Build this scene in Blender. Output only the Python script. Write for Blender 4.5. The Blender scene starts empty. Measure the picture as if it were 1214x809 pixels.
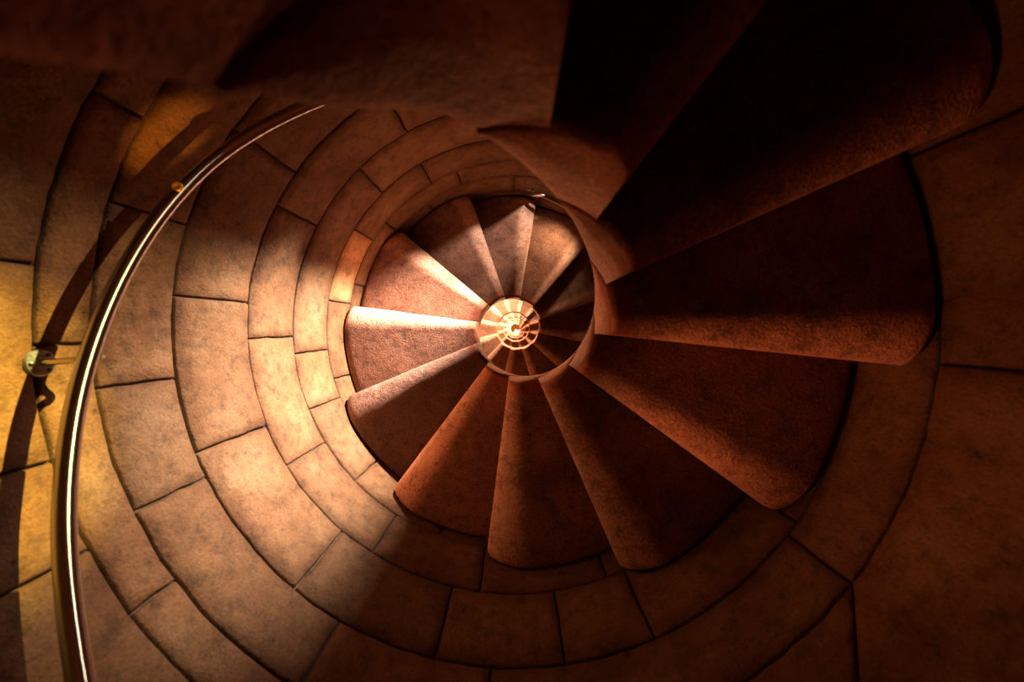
import bpy, bmesh, math, random
from mathutils import Vector, noise
random.seed(4)
C = bpy.context.scene.collection
PI = math.pi
rad = math.radians

# ------------------------------------------------------------------ dimensions
F = 455.0                 # focal length in pixels of the 1214 px wide frame
R = 0.80                  # inner radius of the round wall
RIN = 0.185               # radius of the open eye
RNEW = 0.222              # where the newel end of a step meets its tread
H = 0.1764                # rise of one step
D0, T0, DT = 4.06, 354.0, 30.5    # step 0: depth in rises below the camera, azimuth of its nosing
N_TOP, N_LOW = -9, 82
NOSE = {-2: 52.0 + 0, -3: 80.0, 5: 202.5, 6: 172.5, 7: 140.0, 8: 109.0, 9: 80.5, 10: 49.0, -1: 24.0, 1: 324.0, 2: 293.5, 3: 262.8, 4: 233.0}

def nose_az(n):
    """azimuth of the nosing, unwrapped so that it falls steadily with n"""
    a = T0 - DT * n
    if n in NOSE:
        b = NOSE[n]
        while b - a > 180: b -= 360
        while b - a < -180: b += 360
        return b
    return a

def step_z(n): return -(D0 + n) * H
SOFF0 = 5.4
def soffit_z(az):
    """helicoid underside at an unwrapped azimuth in the same count as nose_az"""
    t = min(1.0, max(0.0, (az - 463.0) / 32.0))       # the flight thickens where it sweeps past the viewpoint
    return -(SOFF0 - (az - 360.0) / 30.5 + 0.36 * t * t * (3 - 2 * t)) * H

# ------------------------------------------------------------------ materials
def new_mat(name):
    m = bpy.data.materials.new(name); m.use_nodes = True
    nt = m.node_tree; nt.nodes.clear()
    out = nt.nodes.new('ShaderNodeOutputMaterial')
    b = nt.nodes.new('ShaderNodeBsdfPrincipled')
    nt.links.new(b.outputs[0], out.inputs[0])
    return m, nt, b

def N(nt, kind, **kw):
    n = nt.nodes.new(kind)
    for k, v in kw.items():
        if k in n.inputs: n.inputs[k].default_value = v
        else: setattr(n, k, v)
    return n

def ramp(nt, src, stops):
    r = nt.nodes.new('ShaderNodeValToRGB')
    el = r.color_ramp.elements
    while len(el) < len(stops): el.new(0.5)
    for e, (p, c) in zip(el, stops):
        e.position = p; e.color = (*c, 1) if len(c) == 3 else c
    nt.links.new(src, r.inputs[0]); return r

def mixc(nt, mode, fac, a, b):
    m = nt.nodes.new('ShaderNodeMix'); m.data_type = 'RGBA'; m.blend_type = mode
    for s, v in ((0, fac), (6, a), (7, b)):
        if hasattr(v, 'links') or hasattr(v, 'is_output'): nt.links.new(v, m.inputs[s])
        else: m.inputs[s].default_value = v
    return m.outputs[2]

def stone(name, dark, mid, light, speck, bump, rough, pit=0.35, dirt=0.5, tint=True, grain=230, fleck=0.4):
    m, nt, b = new_mat(name)
    geo = nt.nodes.new('ShaderNodeNewGeometry')
    pos = geo.outputs['Position']
    big = N(nt, 'ShaderNodeTexNoise', Scale=5.5, Detail=5.0, Roughness=0.62); nt.links.new(pos, big.inputs['Vector'])
    fine = N(nt, 'ShaderNodeTexNoise', Scale=float(grain), Detail=3.0, Roughness=0.7); nt.links.new(pos, fine.inputs['Vector'])
    med = N(nt, 'ShaderNodeTexNoise', Scale=26.0, Detail=6.0, Roughness=0.68); nt.links.new(pos, med.inputs['Vector'])
    col = ramp(nt, big.outputs[0], [(0.28, dark), (0.5, mid), (0.72, light)]).outputs[0]
    st = ramp(nt, med.outputs[0], [(0.30, (dirt, dirt, dirt)), (0.52, (1, 1, 1))]).outputs[0]
    col = mixc(nt, 'MULTIPLY', 1.0, col, st)
    sp = ramp(nt, fine.outputs[0], [(0.34, (1 - speck,) * 3), (0.5, (1, 1, 1)), (0.66, (1 + fleck,) * 3)]).outputs[0]
    col = mixc(nt, 'MULTIPLY', 1.0, col, sp)
    # small dark pits
    vor = N(nt, 'ShaderNodeTexVoronoi', Scale=38.0, Randomness=1.0); nt.links.new(pos, vor.inputs['Vector'])
    pits = ramp(nt, vor.outputs[0], [(0.05, (1 - pit,) * 3), (0.16, (1, 1, 1))]).outputs[0]
    gate = ramp(nt, med.outputs[0], [(0.40, (1, 1, 1)), (0.5, (0, 0, 0))]).outputs[0]
    col = mixc(nt, 'MULTIPLY', gate, col, pits)
    if tint:
        at = N(nt, 'ShaderNodeAttribute'); at.attribute_name = 'tint'
        col = mixc(nt, 'MULTIPLY', 1.0, col, at.outputs[0])
    nt.links.new(col, b.inputs['Base Color'])
    b.inputs['Roughness'].default_value = rough
    b.inputs['Specular IOR Level'].default_value = 0.25
    # relief
    add = N(nt, 'ShaderNodeMath', operation='MULTIPLY_ADD'); nt.links.new(med.outputs[0], add.inputs[0]); add.inputs[1].default_value = 2.2
    nt.links.new(fine.outputs[0], add.inputs[2])
    bp = N(nt, 'ShaderNodeBump', Strength=bump, Distance=0.004)
    nt.links.new(add.outputs[0], bp.inputs['Height']); nt.links.new(bp.outputs[0], b.inputs['Normal'])
    return m

M_WALL = stone('wall_sandstone', (0.15, 0.057, 0.020), (0.24, 0.108, 0.042), (0.31, 0.160, 0.073), 0.22, 0.7, 0.8, pit=0.6, dirt=0.5, grain=160, fleck=0.15)
M_MORTAR = stone('dark_mortar', (0.08, 0.04, 0.02), (0.13, 0.07, 0.035), (0.2, 0.11, 0.06), 0.3, 0.4, 0.9, tint=False)
M_TREAD = stone('red_sandstone_tread', (0.26, 0.10, 0.055), (0.42, 0.175, 0.10), (0.52, 0.235, 0.14), 0.34, 1.0, 0.75, pit=0.65, dirt=0.5, grain=170, fleck=0.45)
M_NEWEL = stone('red_sandstone_newel', (0.29, 0.080, 0.037), (0.45, 0.135, 0.062), (0.53, 0.185, 0.09), 0.3, 0.55, 0.75, pit=0.4, dirt=0.65, grain=190, fleck=0.3)
M_FLOOR = stone('floor_stone', (0.45, 0.27, 0.14), (0.6, 0.4, 0.22), (0.7, 0.5, 0.3), 0.2, 0.3, 0.8, tint=False)

def metal(name, colr, rough, scale=90, amt=0.12, aniso=0.0):
    m, nt, b = new_mat(name)
    tc = nt.nodes.new('ShaderNodeNewGeometry')
    nz = N(nt, 'ShaderNodeTexNoise', Scale=float(scale), Detail=3.0); nt.links.new(tc.outputs['Position'], nz.inputs['Vector'])
    rr = ramp(nt, nz.outputs[0], [(0.3, (rough - amt * 0.5,) * 3), (0.7, (rough + amt * 0.5,) * 3)])
    nt.links.new(rr.outputs[0], b.inputs['Roughness'])
    b.inputs['Base Color'].default_value = (*colr, 1); b.inputs['Metallic'].default_value = 1.0
    if aniso:
        b.inputs['Anisotropic'].default_value = aniso
        tg = nt.nodes.new('ShaderNodeTangent'); tg.direction_type = 'UV_MAP'; tg.uv_map = 'UVMap'
        nt.links.new(tg.outputs[0], b.inputs['Tangent'])
    return m
M_STEEL = metal('polished_steel', (0.62, 0.56, 0.50), 0.2, amt=0.04)
M_RAIL = metal('brushed_rail_steel', (0.46, 0.45, 0.46), 0.26, amt=0.0, aniso=0.97)
M_ROSE = metal('dull_grey_steel', (0.42, 0.41, 0.39), 0.38)
M_BRASS = metal('brass', (0.9, 0.5, 0.12), 0.5)
M_DARK = metal('dark_screw_steel', (0.16, 0.14, 0.13), 0.45)

# ------------------------------------------------------------------ helpers
def polar(r, a, z):
    a = rad(a); return Vector((r * math.cos(a), r * math.sin(a), z))

def finish(bm, name, mats, parent=None, sharp=0.6, recalc=True):
    if recalc: bmesh.ops.recalc_face_normals(bm, faces=bm.faces[:])
    for f in bm.faces: f.smooth = True
    for e in bm.edges:
        if len(e.link_faces) == 2 and e.calc_face_angle(0) > sharp: e.smooth = False
    me = bpy.data.meshes.new(name); bm.to_mesh(me); bm.free()
    for m in (mats if isinstance(mats, (list, tuple)) else [mats]): me.materials.append(m)
    o = bpy.data.objects.new(name, me); C.objects.link(o)
    if parent is not None: o.parent = parent
    return o

def thing(name, label, cat, group=None, loc=(0, 0, 0)):
    o = bpy.data.objects.new(name, None); C.objects.link(o)
    o.location = loc; o.empty_display_size = 0.05
    o['label'] = label; o['category'] = cat
    if group: o['group'] = group
    return o

def tube(bm, pts, radius, seg=14, caps=True, radii=None, uv=False):
    rings = []
    for i, p in enumerate(pts):
        t = (pts[min(i + 1, len(pts) - 1)] - pts[max(i - 1, 0)]).normalized()
        up = Vector((0, 0, 1)) if abs(t.z) < 0.95 else Vector((1, 0, 0))
        u = t.cross(up).normalized(); v = t.cross(u).normalized()
        rr = radii[i] if radii else radius
        rings.append([bm.verts.new(p + (u * math.cos(2 * PI * k / seg) + v * math.sin(2 * PI * k / seg)) * rr) for k in range(seg)])
    for a, b in zip(rings, rings[1:]):
        for k in range(seg): bm.faces.new((a[k], a[(k + 1) % seg], b[(k + 1) % seg], b[k]))
    if uv:
        ul = bm.loops.layers.uv.new('UVMap'); idx = {}
        for i, rg in enumerate(rings):
            for k, v_ in enumerate(rg): idx[v_] = (i, k)
        for f in bm.faces:
            ks = [idx[l.vert][1] for l in f.loops]; wrap = max(ks) - min(ks) > 1
            for l in f.loops:
                i, k = idx[l.vert]
                if wrap and k == 0: k = seg
                l[ul].uv = (i * 0.05, k / seg)
    if caps: bm.faces.new(rings[0][::-1]); bm.faces.new(rings[-1])

def lathe(bm, origin, axis, prof, seg=28):
    """prof: (distance along the axis, radius) pairs; closed with end faces"""
    axis = axis.normalized()
    up = Vector((0, 0, 1)) if abs(axis.z) < 0.9 else Vector((1, 0, 0))
    u = axis.cross(up).normalized(); v = axis.cross(u)
    rings = [[bm.verts.new(origin + axis * d + (u * math.cos(2 * PI * k / seg) + v * math.sin(2 * PI * k / seg)) * r) for k in range(seg)] for d, r in prof]
    for a, b in zip(rings, rings[1:]):
        for k in range(seg): bm.faces.new((a[k], a[(k + 1) % seg], b[(k + 1) % seg], b[k]))
    bm.faces.new(rings[0][::-1]); bm.faces.new(rings[-1])

# ------------------------------------------------------------------ wall of coursed blocks
bounds = [-7.4, -6.0, -4.6, -3.2, -1.85, -0.5, 0.85, 2.25, 3.62, 4.12, 5.09, 6.52, 7.85, 9.25, 10.47, 11.5]
while bounds[-1] < (N_LOW + D0): bounds.append(bounds[-1] + 1.33)
J = {7: [120, 146, 173, 196.5, 208, 240, 275],
     8: [120, 151, 182.5, 217, 250, 275],
     9: [163, 188.8, 206.2, 239.3, 266, 322.5, 120, 85, 40, 5],
     10: [145, 175, 201.8, 230, 256.5, 278.4, 294, 325, 355, 25, 55, 85, 115],
     11: [119, 153, 182.7, 211.4, 237.8, 262.4, 290, 318, 345, 15, 45, 80],
     12: [134.5, 187, 202, 224, 250, 275, 300, 330, 0, 30, 60, 95],
     13: [120, 148.5, 172, 196, 225, 255, 285, 315, 345, 20, 55, 85],
     14: [110.5, 141, 165, 195, 225, 255, 285, 315, 345, 15, 45, 78],
     15: [90.6, 125, 155, 185, 215, 245, 275, 305, 335, 5, 35, 65]}
# the big blocks at the right run through two courses (joint, joint)
BIG = (283.0, 520.0)
wbm = bmesh.new()
tl = wbm.loops.layers.float_color.new('tint')

SLIT0, SLIT1 = 76.55, 79.6           # narrow window slit, splayed outwards through the wall
SLIT_C = range(9, 15)
def block(z1, z0, a0, a1, fine, tint, skew0=0.0, skew1=0.0, slit=False):
    """one block: a0..a1 in azimuth, z0 bottom..z1 top; sunk, softly worn edges"""
    if a1 < a0: a1 += 360
    if slit:
        for s0, s1 in ((SLIT0, SLIT1), (SLIT0 + 360, SLIT1 + 360)):
            if a0 < s1 and a1 > s0:
                lo = s0
                if lo - a0 > 1.5: block(z1, z0, a0, lo, fine, tint)
                if a1 - s1 > 1.5: block(z1, z0, s1, a1, fine, tint)
                return
    gap = 0.0016; groove = 0.009; bev = 0.0048
    ga = math.degrees(gap / R); ba = math.degrees(bev / R)
    A0, A1, Z0, Z1 = a0 + ga, a1 - ga, z0 + gap, z1 - gap
    nu = max(2, int((A1 - A0) / (1.6 if fine else 5))); nv = 5 if fine else 2
    us = [A0, A0 + ba * 0.35, A0 + ba] + [A0 + ba + (A1 - A0 - 2 * ba) * i / nu for i in range(1, nu)] + [A1 - ba, A1 - ba * 0.35, A1]
    vs = [Z0, Z0 + bev * 0.35, Z0 + bev] + [Z0 + bev + (Z1 - Z0 - 2 * bev) * i / nv for i in range(1, nv)] + [Z1 - bev, Z1 - bev * 0.35, Z1]
    off = random.uniform(-0.0016, 0.0016)
    grid = []; dirt = {}
    for i, u in enumerate(us):
        row = []
        for j, v in enumerate(vs):
            e = min(i, len(us) - 1 - i, j, len(vs) - 1 - j)
            rr = R + (groove if e == 0 else 0.003 if e == 1 else 0.0) + off
            fu = (u - A0) / (A1 - A0); fv = (v - Z0) / (Z1 - Z0)
            sk = (skew0 * (1 - fu) + skew1 * fu) * fv
            p = polar(1, u, v)
            w = 0.0022 * noise.noise(p * 9.0) if fine else 0
            if e <= 2 and fine:
                w2 = 0.0036 * noise.noise(p * 28.0 + Vector((3, 1, 7)))
            else: w2 = 0
            vtx = wbm.verts.new(polar(rr + w, u + math.degrees(w2 / R) + sk, v + w2 * 0.8))
            ed = min((u - A0) * PI / 180 * R, (A1 - u) * PI / 180 * R, v - Z0, Z1 - v)
            dirt[vtx] = 1 - (0.34 + 0.3 * noise.noise(p * 5.0 + Vector((9, 2, 4)))) * math.exp(-ed / 0.016)
            row.append(vtx)
        grid.append(row)
    for i in range(len(us) - 1):
        for j in range(len(vs) - 1):
            f = wbm.faces.new((grid[i][j], grid[i][j + 1], grid[i + 1][j + 1], grid[i + 1][j]))
            edge = min(i, len(us) - 2 - i, j, len(vs) - 2 - j)
            f.material_index = 1 if edge == 0 else 0
            for l in f.loops:
                k = dirt.get(l.vert, 1.0); l[tl] = (tint[0] * k, tint[1] * k ** 1.3, tint[2] * k ** 1.6, 1)

for c in range(len(bounds) - 1):
    z1, z0 = -bounds[c] * H, -bounds[c + 1] * H
    fine = c <= 16
    js = J.get(c)
    if js is None:
        o = random.uniform(0, 30); js = [o + 30 * k + random.uniform(-4, 4) for k in range(12)]
    js = sorted(x % 360 for x in js)
    for k, a in enumerate(js):
        b = js[(k + 1) % len(js)]
        if b <= a: b += 360
        g = random.uniform(0.84, 1.12); w = random.uniform(-0.05, 0.05)
        tint = (g, g * (1 + w * 0.5), g * (1 + w))
        if c == 13 and abs(a - 148.5) < 1: tint = (2.3, 2.4, 2.5)      # pale replaced block
        if c in (7, 8) and a >= 270:                                      # tall blocks on the right
            if c == 7: continue
            z1b = -bounds[7] * H
            for (p, q, s0, s1) in ((a, 322.5, 0, -28), (322.5, 354.7, -28, 0), (354.7, 383, 0, 0), (383, 412, 0, 0), (412, 445, 0, 0), (445, 480, 0, 0)):
                g = random.uniform(0.9, 1.05)
                block(z1b, z0, p, q, True, (g, g * .98, g * .96), s0, s1)
            continue
        block(z1, z0, a, b, fine, tint, slit=c in SLIT_C)
# course 7 between the tall blocks and its first joint
zt, zb = -bounds[0] * H, -bounds[-1] * H
wall = None
SZ1, SZ0 = -bounds[9] * H, -bounds[15] * H
OUT0, OUT1 = 62.0, 92.0
zs = [zt, SZ1, SZ0] + [SZ0 + (zb - SZ0) * i / 24 for i in range(1, 25)]
def ring_faces(r0, m, flip, s0, s1):
    azs = [s1 + (s0 + 360 - s1) * k / 118 for k in range(119)] + [s0 + 360 + (s1 - s0) * .5]
    rows = [[wbm.verts.new(polar(r0, a, z)) for a in azs] for z in zs]
    n = len(azs)
    for j, (a, b) in enumerate(zip(rows, rows[1:])):
        for k in range(n):
            if j == 1 and k in (118, 119): continue          # the opening
            q = (a[k], a[(k + 1) % n], b[(k + 1) % n], b[k])
            f = wbm.faces.new(q[::-1] if flip else q); f.material_index = m
            for l in f.loops: l[tl] = (1, 1, 1, 1)
    return rows
ri = ring_faces(R + 0.0105, 1, True, SLIT0, SLIT1)
ro = ring_faces(R + 0.30, 0, False, OUT0, OUT1)
for i in (0, -1):
    n = len(ri[i])
    for k in range(n):
        q = (ri[i][k], ro[i][k], ro[i][(k + 1) % n], ri[i][(k + 1) % n])
        f = wbm.faces.new(q if i else q[::-1]); f.material_index = 1
for q in ((ri[1][118], ro[1][118], ro[2][118], ri[2][118]), (ri[1][0], ri[2][0], ro[2][0], ro[1][0]),
          (ri[1][118], ri[1][119], ro[1][119], ro[1][118]), (ri[1][119], ri[1][0], ro[1][0], ro[1][119]),
          (ri[2][118], ro[2][118], ro[2][119], ri[2][119]), (ri[2][119], ro[2][119], ro[2][0], ri[2][0])):
    f = wbm.faces.new(q); f.material_index = 0
    for l in f.loops: l[tl] = (1, 1, 1, 1)
wall = finish(wbm, 'wall_outer', [M_WALL, M_MORTAR], sharp=0.9, recalc=False)
wall['kind'] = 'structure'

# floor far below
fbm = bmesh.new()
bmesh.ops.create_cone(fbm, cap_ends=True, segments=72, radius1=R + 0.3, radius2=R + 0.3, depth=0.1)
floor = finish(fbm, 'floor', M_FLOOR); floor.location = (0, 0, zb - 0.05); floor['kind'] = 'structure'

# ------------------------------------------------------------------ steps
def step_mesh(n, r0, r1, which):
    """solid of one step between radii r0 and r1"""
    th = nose_az(n); ztop = step_z(n); zbed = step_z(n + 1)
    nxt = nose_az(n - 1)
    # end where the soffit meets the top
    end = 360 + (SOFF0 + ztop / H) * 30.5
    while end - th > 360: end -= 360
    end = th + 24.0
    while soffit_z(end) < ztop - 0.001 and end < th + 100: end += 0.5
    fine = n <= 14
    cov = min(nxt + 3, end - 1.0)
    front = [0, .06, .16, .3, .48, .7, 1.0]
    body = 10 if fine else (8 if n < 40 else 6)
    azs_extra = [i / body for i in range(1, body + 1)]
    nr = (16 if which == 'tread' else 5) if fine else 5
    rs = [r0 + (r1 - r0) * j / (nr - 1) for j in range(nr)]
    if which == 'tread': rs = rs[:-1] + [r1 - 0.018, r1 - 0.009, r1 - 0.003, r1]
    else: rs = [r0, r0 + 0.0025, r0 + 0.006, r0 + 0.011] + rs[1:]
    rs = sorted(set(round(x, 5) for x in rs))
    rnd = random.Random(n * 7 + 1)
    wear = rnd.uniform(0.9, 1.15)
    bm = bmesh.new()
    tlay = bm.loops.layers.float_color.new('tint')
    top, bot, worn = [], [], {}
    for j, r in enumerate(rs):
        rho = (0.036 + 0.074 * (r - RIN) / (R - RIN)) * wear          # worn nosing grows towards the wall
        dz = (0.022 + 0.042 * (r - RIN) / (R - RIN)) * wear
        cc = {0: 0.010, -1: 0.012}.get(n, 0.032); q = max(0.0, cc - (R - 0.004 - r))
        back = cc - math.sqrt(max(0, cc * cc - q * q))                  # corner rounded in plan near the wall
        f0 = th + math.degrees(back / r)
        fr = f0 + math.degrees(rho / r)
        azs = [f0 + (fr - f0) * t for t in front]
        # tread, then the bearing under the next step, then the tail
        f2 = f0 + (fr - f0) * 1.3; azs += [f0 + (fr - f0) * 1.15, f2]
        azs += [f2 + (nxt + 1.5 - f2) * t for t in azs_extra]
        tail = 8 if n < 40 else 5
        azs += [nxt + 1.5 + (end - 0.6 - nxt - 1.5) * t / tail for t in range(1, tail + 1)]
        tr, br = [], []
        for i, a in enumerate(azs):
            z = ztop
            s = (a - f0) * PI / 180 * r
            if s < rho: z -= dz * (1 - max(0, 1 - (1 - s / rho) ** 1.6) ** 0.62)
            eo = R - 0.004 - r
            if which == 'tread' and eo < 0.018: z -= 0.011 * (1 - eo / 0.018) ** 2
            ei = r - RIN
            if which == 'newel' and ei < 0.011: z -= 0.008 * (1 - ei / 0.011) ** 2
            if a < nxt + 1 and fine: z += 0.0016 * noise.noise(polar(r, a, ztop) * 11) - 0.0035 * math.exp(-((r - 0.5) / 0.17) ** 2 - ((s - 0.09) / 0.09) ** 2)
            if a > nxt - 0.4:
                z = ztop - 0.0012
                if which == 'newel' and ei < 0.011 and fine: z -= 0.007 * (1 - ei / 0.011) ** 2
            zb_ = max(zbed, soffit_z(a)) if True else zbed
            zb_ = max(zb_, zbed + 0.0004)
            zb_ = min(zb_, z - 0.0008)
            wob = 0.0016 * noise.noise(polar(r, a, z) * 14) if (fine and i < 3) else 0
            tr.append(bm.verts.new(polar(r, a + math.degrees(wob / r), z)))
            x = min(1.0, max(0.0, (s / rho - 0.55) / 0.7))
            worn[tr[-1]] = 1.75 - (1.75 - 0.64) * x * x * (3 - 2 * x)  # pale worn nosing, with extra lit-edge contrast and dimmer tread tops tinted in
            br.append(bm.verts.new(polar(r, a, zb_)))
        top.append(tr); bot.append(br)
    nr = len(rs); na = len(top[0])
    for j in range(nr - 1):
        for i in range(na - 1):
            bm.faces.new((top[j][i], top[j + 1][i], top[j + 1][i + 1], top[j][i + 1]))
            bm.faces.new((bot[j][i], bot[j][i + 1], bot[j + 1][i + 1], bot[j + 1][i]))
    if which == 'newel':
        rows = [top[0]]
        for t in (0.06, 0.16, 0.32, 0.5, 0.68, 0.84, 0.94):
            row = []
            for i in range(na):
                p, q = top[0][i].co, bot[0][i].co
                v = p.lerp(q, t); hgt = min(1.0, (p.z - q.z) / 0.1)
                rr = Vector((v.x, v.y)).length
                k = (rr - (0.0045 * math.sin(PI * t) ** 0.6) * hgt) / rr
                row.append(bm.verts.new((v.x * k, v.y * k, v.z)))
            rows.append(row)
        rows.append(bot[0])
        for ra, rb in zip(rows, rows[1:]):
            for i in range(na - 1): bm.faces.new((ra[i], ra[i + 1], rb[i + 1], rb[i]))
        for rw in (0, -1):
            loop = [r_[rw] for r_ in rows]
            # end caps of the bulge
            bm.faces.new(loop if rw == 0 else loop[::-1])
    for i in range(na - 1):
        if which != 'newel': bm.faces.new((top[0][i], top[0][i + 1], bot[0][i + 1], bot[0][i]))
        bm.faces.new((top[-1][i + 1], top[-1][i], bot[-1][i], bot[-1][i + 1]))
    for j in range(nr - 1):
        bm.faces.new((top[j + 1][0], top[j][0], bot[j][0], bot[j + 1][0]))
        bm.faces.new((top[j][-1], top[j + 1][-1], bot[j + 1][-1], bot[j][-1]))
    g = rnd.uniform(0.88, 1.1); w = rnd.uniform(-0.06, 0.06)
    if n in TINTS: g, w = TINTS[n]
    zt_ = ztop
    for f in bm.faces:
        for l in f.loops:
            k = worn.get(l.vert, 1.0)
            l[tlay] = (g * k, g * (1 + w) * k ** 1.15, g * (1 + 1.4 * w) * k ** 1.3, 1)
    return bm

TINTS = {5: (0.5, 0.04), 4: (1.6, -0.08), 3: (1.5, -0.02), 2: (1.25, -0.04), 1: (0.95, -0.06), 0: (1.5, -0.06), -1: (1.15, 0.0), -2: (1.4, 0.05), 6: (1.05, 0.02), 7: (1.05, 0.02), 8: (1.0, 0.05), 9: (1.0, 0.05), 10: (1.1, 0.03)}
LAB = {
    -9: 'stone step overhead above the viewpoint, topmost of the flight',
    -8: 'stone step overhead, second from the top of the flight',
    -7: 'stone step overhead, third from the top of the flight',
    -6: 'dark stone step whose underside edge runs out at the far upper left corner',
    -5: 'dark blurred stone step passing over the steel handrail at upper left',
    -4: 'dark stone step overhanging the wall at top, left of the dull red newel end',
    -3: 'dim red stone step at the top centre, nearest the viewpoint, above the rounded newel end',
    -2: 'dim brown wedge step at upper right, whose rounded red newel end bulges over the eye',
    -1: 'nearly black step at right, one above the step with the lit pitted nosing',
    0: 'large dark step with a rough orange lit nosing, touching the wall at right',
    1: 'dark brown step at lower right, directly below the step with the rough orange nosing',
    2: 'red step with a long straight edge and blunt corner, lowest in the picture',
    3: 'reddish brown step directly below the eye, with a rounded foot and small dark pits',
    4: 'orange red wedge step left of the one directly below the eye',
    5: 'blackened dark step with a pale worn nosing at lower left of the eye',
    6: 'reddish speckled step at the left with a bright nosing pointing straight at the eye',
    7: 'speckled step beside the pale replaced wall block, bright worn nosing at ten o\'clock',
    8: 'speckled step half in shadow, pale nosing at eleven o\'clock above the eye',
    9: 'brown step straight above the eye, half shaded, lit at its right edge',
    10: 'tan step at one o\'clock of the eye, cut off by the dark newel ribbon',
    11: 'shadowed brown step at two o\'clock of the eye, behind the dark newel ribbon',
    12: 'very dark step at three o\'clock of the eye, behind the newel ribbon',
    13: 'dim step at four o\'clock, just inside the red newel ribbon',
}
WORDS = ['twelve', 'one', 'two', 'three', 'four', 'five', 'six', 'seven', 'eight', 'nine', 'ten', 'eleven']
for n in range(N_TOP, N_LOW + 1):
    mid = (nose_az(n) + nose_az(n - 1)) / 2 % 360
    clock = WORDS[round(((90 - mid) % 360) / 30) % 12]
    if n in LAB: lab = LAB[n]
    elif n <= 25: lab = f'small lit stone step inside the eye, first ring of steps, at {clock} o\'clock'
    elif n <= 37: lab = f'tiny bright stone step inside the eye, second ring of steps, at {clock} o\'clock'
    else: lab = 'minute glowing stone step deep down at the centre of the eye'
    grp = 'stone steps of the spiral stair' if n <= 37 else 'far stone steps at the centre of the eye'
    a = nose_az(n) + 15
    p = polar(0.5, a, step_z(n + 1))
    t = thing('stone_step', lab, 'step', grp, p)
    for which, r0, r1, m in (('tread', RNEW, R - 0.004, M_TREAD), ('newel', RIN, RNEW, M_NEWEL)):
        bm = step_mesh(n, r0, r1, which)
        bmesh.ops.translate(bm, verts=bm.verts[:], vec=-p)
        finish(bm, 'tread' if which == 'tread' else 'newel_end', m, t, sharp=0.75)

# ------------------------------------------------------------------ handrail
RH = 0.709
pts = [(-20, 9.9), (60, 7.45), (110, 5.87), (136, 5.01), (155, 4.37), (184.5, 3.60), (201.7, 3.18), (218.7, 2.76), (250, 1.85), (290, 0.6)]
def rail_depth(a):
    for (a0, d0), (a1, d1) in zip(pts, pts[1:]):
        if a <= a1 or a1 == pts[-1][0]:
            i = [p[0] for p in pts].index(a0)
            m0 = (pts[i + 1][1] - pts[max(i - 1, 0)][1]) / (pts[i + 1][0] - pts[max(i - 1, 0)][0])
            j = min(i + 2, len(pts) - 1)
            m1 = (pts[j][1] - pts[i][1]) / (pts[j][0] - pts[i][0])
            L = a1 - a0; t = (a - a0) / L
            return (2*t**3-3*t**2+1)*d0 + (t**3-2*t**2+t)*L*m0 + (-2*t**3+3*t**2)*d1 + (t**3-t**2)*L*m1
def rail_pt(a, r=RH): return polar(r, a, -rail_depth(a) * H)
o = rail_pt(185)
hand = thing('handrail', 'polished steel tube handrail curving along the block wall at left', 'handrail', None, o)
bm = bmesh.new(); tube(bm, [rail_pt(-20 + i * 2) - o for i in range(156)], 0.0130, 20, uv=True)
finish(bm, 'rail_tube', M_RAIL, hand)
def bracket(a, rose_a):
    c = rail_pt(a); w = polar(R, rose_a, -0.80 * F / 567 if abs(a - 184.5) < 2 else c.z - 0.005)
    ax = (polar(1, rose_a, 0)) * -1
    b = bmesh.new(); lathe(b, w - ax * 0.002 - o, ax, [(0, 0.0225), (0.005, 0.0225), (0.0072, 0.0205), (0.0082, 0.009), (0.0095, 0.008)])
    rose = finish(b, 'wall_rose', M_ROSE, hand)
    tang = Vector((-math.sin(rad(rose_a)), math.cos(rad(rose_a)), 0)); up = Vector((0, 0, 1))
    for dx, dy in ((0.0, 0.0145), (-0.0125, -0.0085), (0.0125, -0.0085)):
        s = bmesh.new(); lathe(s, w + tang * dx + up * dy + ax * 0.0065 - o, ax, [(0, 0.0032), (0.002, 0.0032), (0.0028, 0.002)], 14)
        x = finish(s, 'screw', M_DARK, rose)
    b = bmesh.new()
    e = c + Vector((0, 0, -0.019)) * 0.75
    m1 = w + ax * 0.045 + Vector((0, 0, -0.012))
    P = [w + ax * 0.006, w + ax * 0.03 + Vector((0, 0, -0.004)), m1 + ax * 0.012, c + Vector((0, 0, -0.030)) - ax * 0.012, c + Vector((0, 0, -0.016))]
    sm = []
    for i in range(len(P) - 1):
        for t in range(5):
            t /= 5; p0, p1, p2, p3 = P[max(i - 1, 0)], P[i], P[i + 1], P[min(i + 2, len(P) - 1)]
            sm.append(0.5 * ((2 * p1) + (p2 - p0) * t + (2 * p0 - 5 * p1 + 4 * p2 - p3) * t * t + (3 * p1 - p0 - 3 * p2 + p3) * t ** 3) - o)
    sm.append(P[-1] - o)
    tube(b, sm, 0.0055, 12)
    finish(b, 'bracket_arm', M_STEEL, hand)
bracket(184.5, 184.7)
bracket(120, 120); bracket(248, 248)
# small brass disc on top of the rail
a = 157.8; c = rail_pt(a); nrm = (Vector((0, 0, 0)) - c).normalized(); nrm = (nrm + polar(1, a, 0) * 0.55).normalized()
bm = bmesh.new(); lathe(bm, c + nrm * 0.0122 - o, nrm, [(0, 0.0095), (0.0032, 0.0095), (0.0045, 0.0072), (0.0040, 0.004), (0.0034, 0.002)], 24)
d = finish(bm, 'rail_disc', M_BRASS, hand); d['label'] = 'small brass disc'

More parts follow.
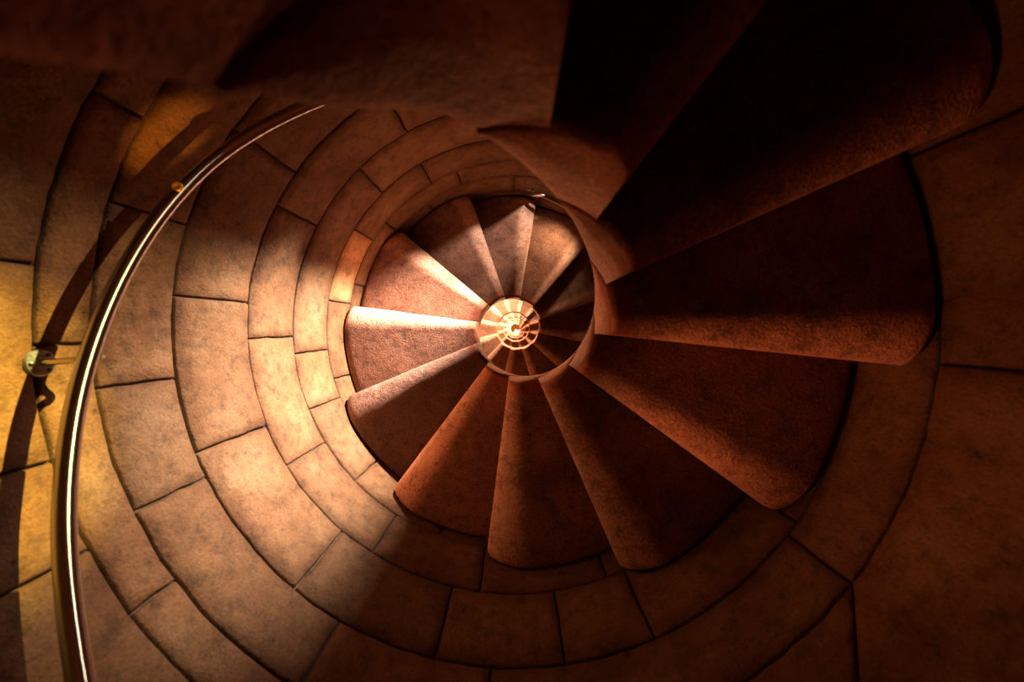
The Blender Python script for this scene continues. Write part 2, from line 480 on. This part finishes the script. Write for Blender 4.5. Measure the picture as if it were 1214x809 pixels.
# short end of the lower steel tube beside the step straight above the eye
P = [polar(0.785, 83.5, -12.55 * H), polar(0.762, 82.5, -12.35 * H), polar(0.757, 78, -12.2 * H), polar(0.757, 73, -12.4 * H), polar(0.757, 66, -12.6 * H), polar(0.757, 57, -12.9 * H), polar(0.757, 45, -13.3 * H)]
o2 = P[0]
low = thing('handrail', 'short bright steel rail end at the wall straight above the eye', 'handrail', None, o2)
sm = []
for i in range(len(P) - 1):
    for t in range(6):
        t /= 6; p0, p1, p2, p3 = P[max(i - 1, 0)], P[i], P[i + 1], P[min(i + 2, len(P) - 1)]
        sm.append(0.5 * ((2 * p1) + (p2 - p0) * t + (2 * p0 - 5 * p1 + 4 * p2 - p3) * t * t + (3 * p1 - p0 - 3 * p2 + p3) * t ** 3) - o2)
sm.append(P[-1] - o2)
bm = bmesh.new(); tube(bm, sm, 0.011, 12); finish(bm, 'rail_tube', M_STEEL, low)
bm = bmesh.new(); ax = polar(1, 83.5, 0) * -1
lathe(bm, polar(R, 83.5, P[0].z) - ax * 0.002 - o2, ax, [(0, 0.022), (0.008, 0.022), (0.011, 0.018)]); finish(bm, 'wall_rose', M_ROSE, low)

# ------------------------------------------------------------------ light
def spot(name, loc, target, energy, color, size, blend, radius):
    l = bpy.data.lights.new(name, 'SPOT'); l.energy = energy; l.color = color
    l.spot_size = rad(size); l.spot_blend = blend; l.shadow_soft_size = radius
    ob = bpy.data.objects.new(name, l); C.objects.link(ob); ob.location = loc
    ob.rotation_euler = (Vector(target) - Vector(loc)).to_track_quat('-Z', 'Y').to_euler()
    return ob
KEY = (1.0, 0.91, 0.83)
PITCH = 360 / DT * H
LX, LY = 0.213, 0.837
spot('slit_window_light', (LX, LY, -1.66), (-0.70, -0.27, -1.52), 760, KEY, 66, 1.0, 0.006)
spot('slit_step_light', (LX, LY, -1.61), (-0.25, 0.42, -2.20), 36, KEY, 95, 0.9, 0.006)
spot('slit_upper_light', (LX, LY, -0.80), (-0.79, 0.0, -0.72), 64, (1.0, 0.80, 0.52), 56, 1.0, 0.006)
spot('step_fill_light', (0.36, 0.64, -2.31), (0.15, 0.42, -2.45), 9, (1.0, 0.80, 0.55), 125, 1.0, 0.02)  # unseen spot added to brighten the tan step and nearby nosings
for k in range(1, 7):
    spot('lower_window_light', (0.19, 0.72, -1.50 - PITCH * k), (-0.40, -0.3, -1.70 - PITCH * k), 220 * (1.4 ** k), (1.0, 0.84, 0.60), 130, 0.4, 0.03)
spot('yellow_lamp_light', (LX, LY, -0.80), (-0.79, -0.18, -0.53), 400, (1.0, 0.88, 0.16), 20, 1.0, 0.008)
spot('left_patch_light', (-0.58, -0.50, -0.44), (-0.70, 0.385, -0.775), 55, (1.0, 0.45, 0.06), 8.5, 1.0, 0.008)  # unseen spot added to make the orange patch on the left wall
spot('low_fill_light', (-0.109, -0.772, -0.728), (0.60, -0.13, -0.75), 12, (1.0, 0.34, 0.13), 56, 1.0, 0.04)  # unseen spot added out of frame to light the right-hand nosings

spot('eye_fill_light', (0.02, 0.10, -3.7), (0.0, -0.05, -1.0), 95, (1.0, 0.38, 0.15), 22, 0.8, 0.05)  # unseen spot added in the open shaft to light the newel faces
w = bpy.data.worlds.new('dark'); bpy.context.scene.world = w; w.use_nodes = True
w.node_tree.nodes['Background'].inputs[0].default_value = (0.5, 0.2, 0.12, 1)
w.node_tree.nodes['Background'].inputs[1].default_value = 0.004

# ------------------------------------------------------------------ camera
cam = bpy.data.cameras.new('camera'); co = bpy.data.objects.new('camera', cam); C.objects.link(co)
cam.sensor_width = 36.0; cam.lens = 36.0 * F / 1214.0
co.location = (0.0, -0.008, 0); co.rotation_euler = (0, 0, 0)
cam.shift_x = -4 / 1214; cam.shift_y = -14.5 / 1214
cam.clip_start = 0.01
cam.dof.use_dof = True; cam.dof.focus_distance = 1.55; cam.dof.aperture_fstop = 2.6
sc = bpy.context.scene; sc.camera = co
sc.view_settings.view_transform = 'Standard'; sc.view_settings.look = 'None'
sc.view_settings.exposure = -0.08; sc.view_settings.gamma = 1.0; sc.view_settings.use_curve_mapping = False

sc.cycles.diffuse_bounces = 2
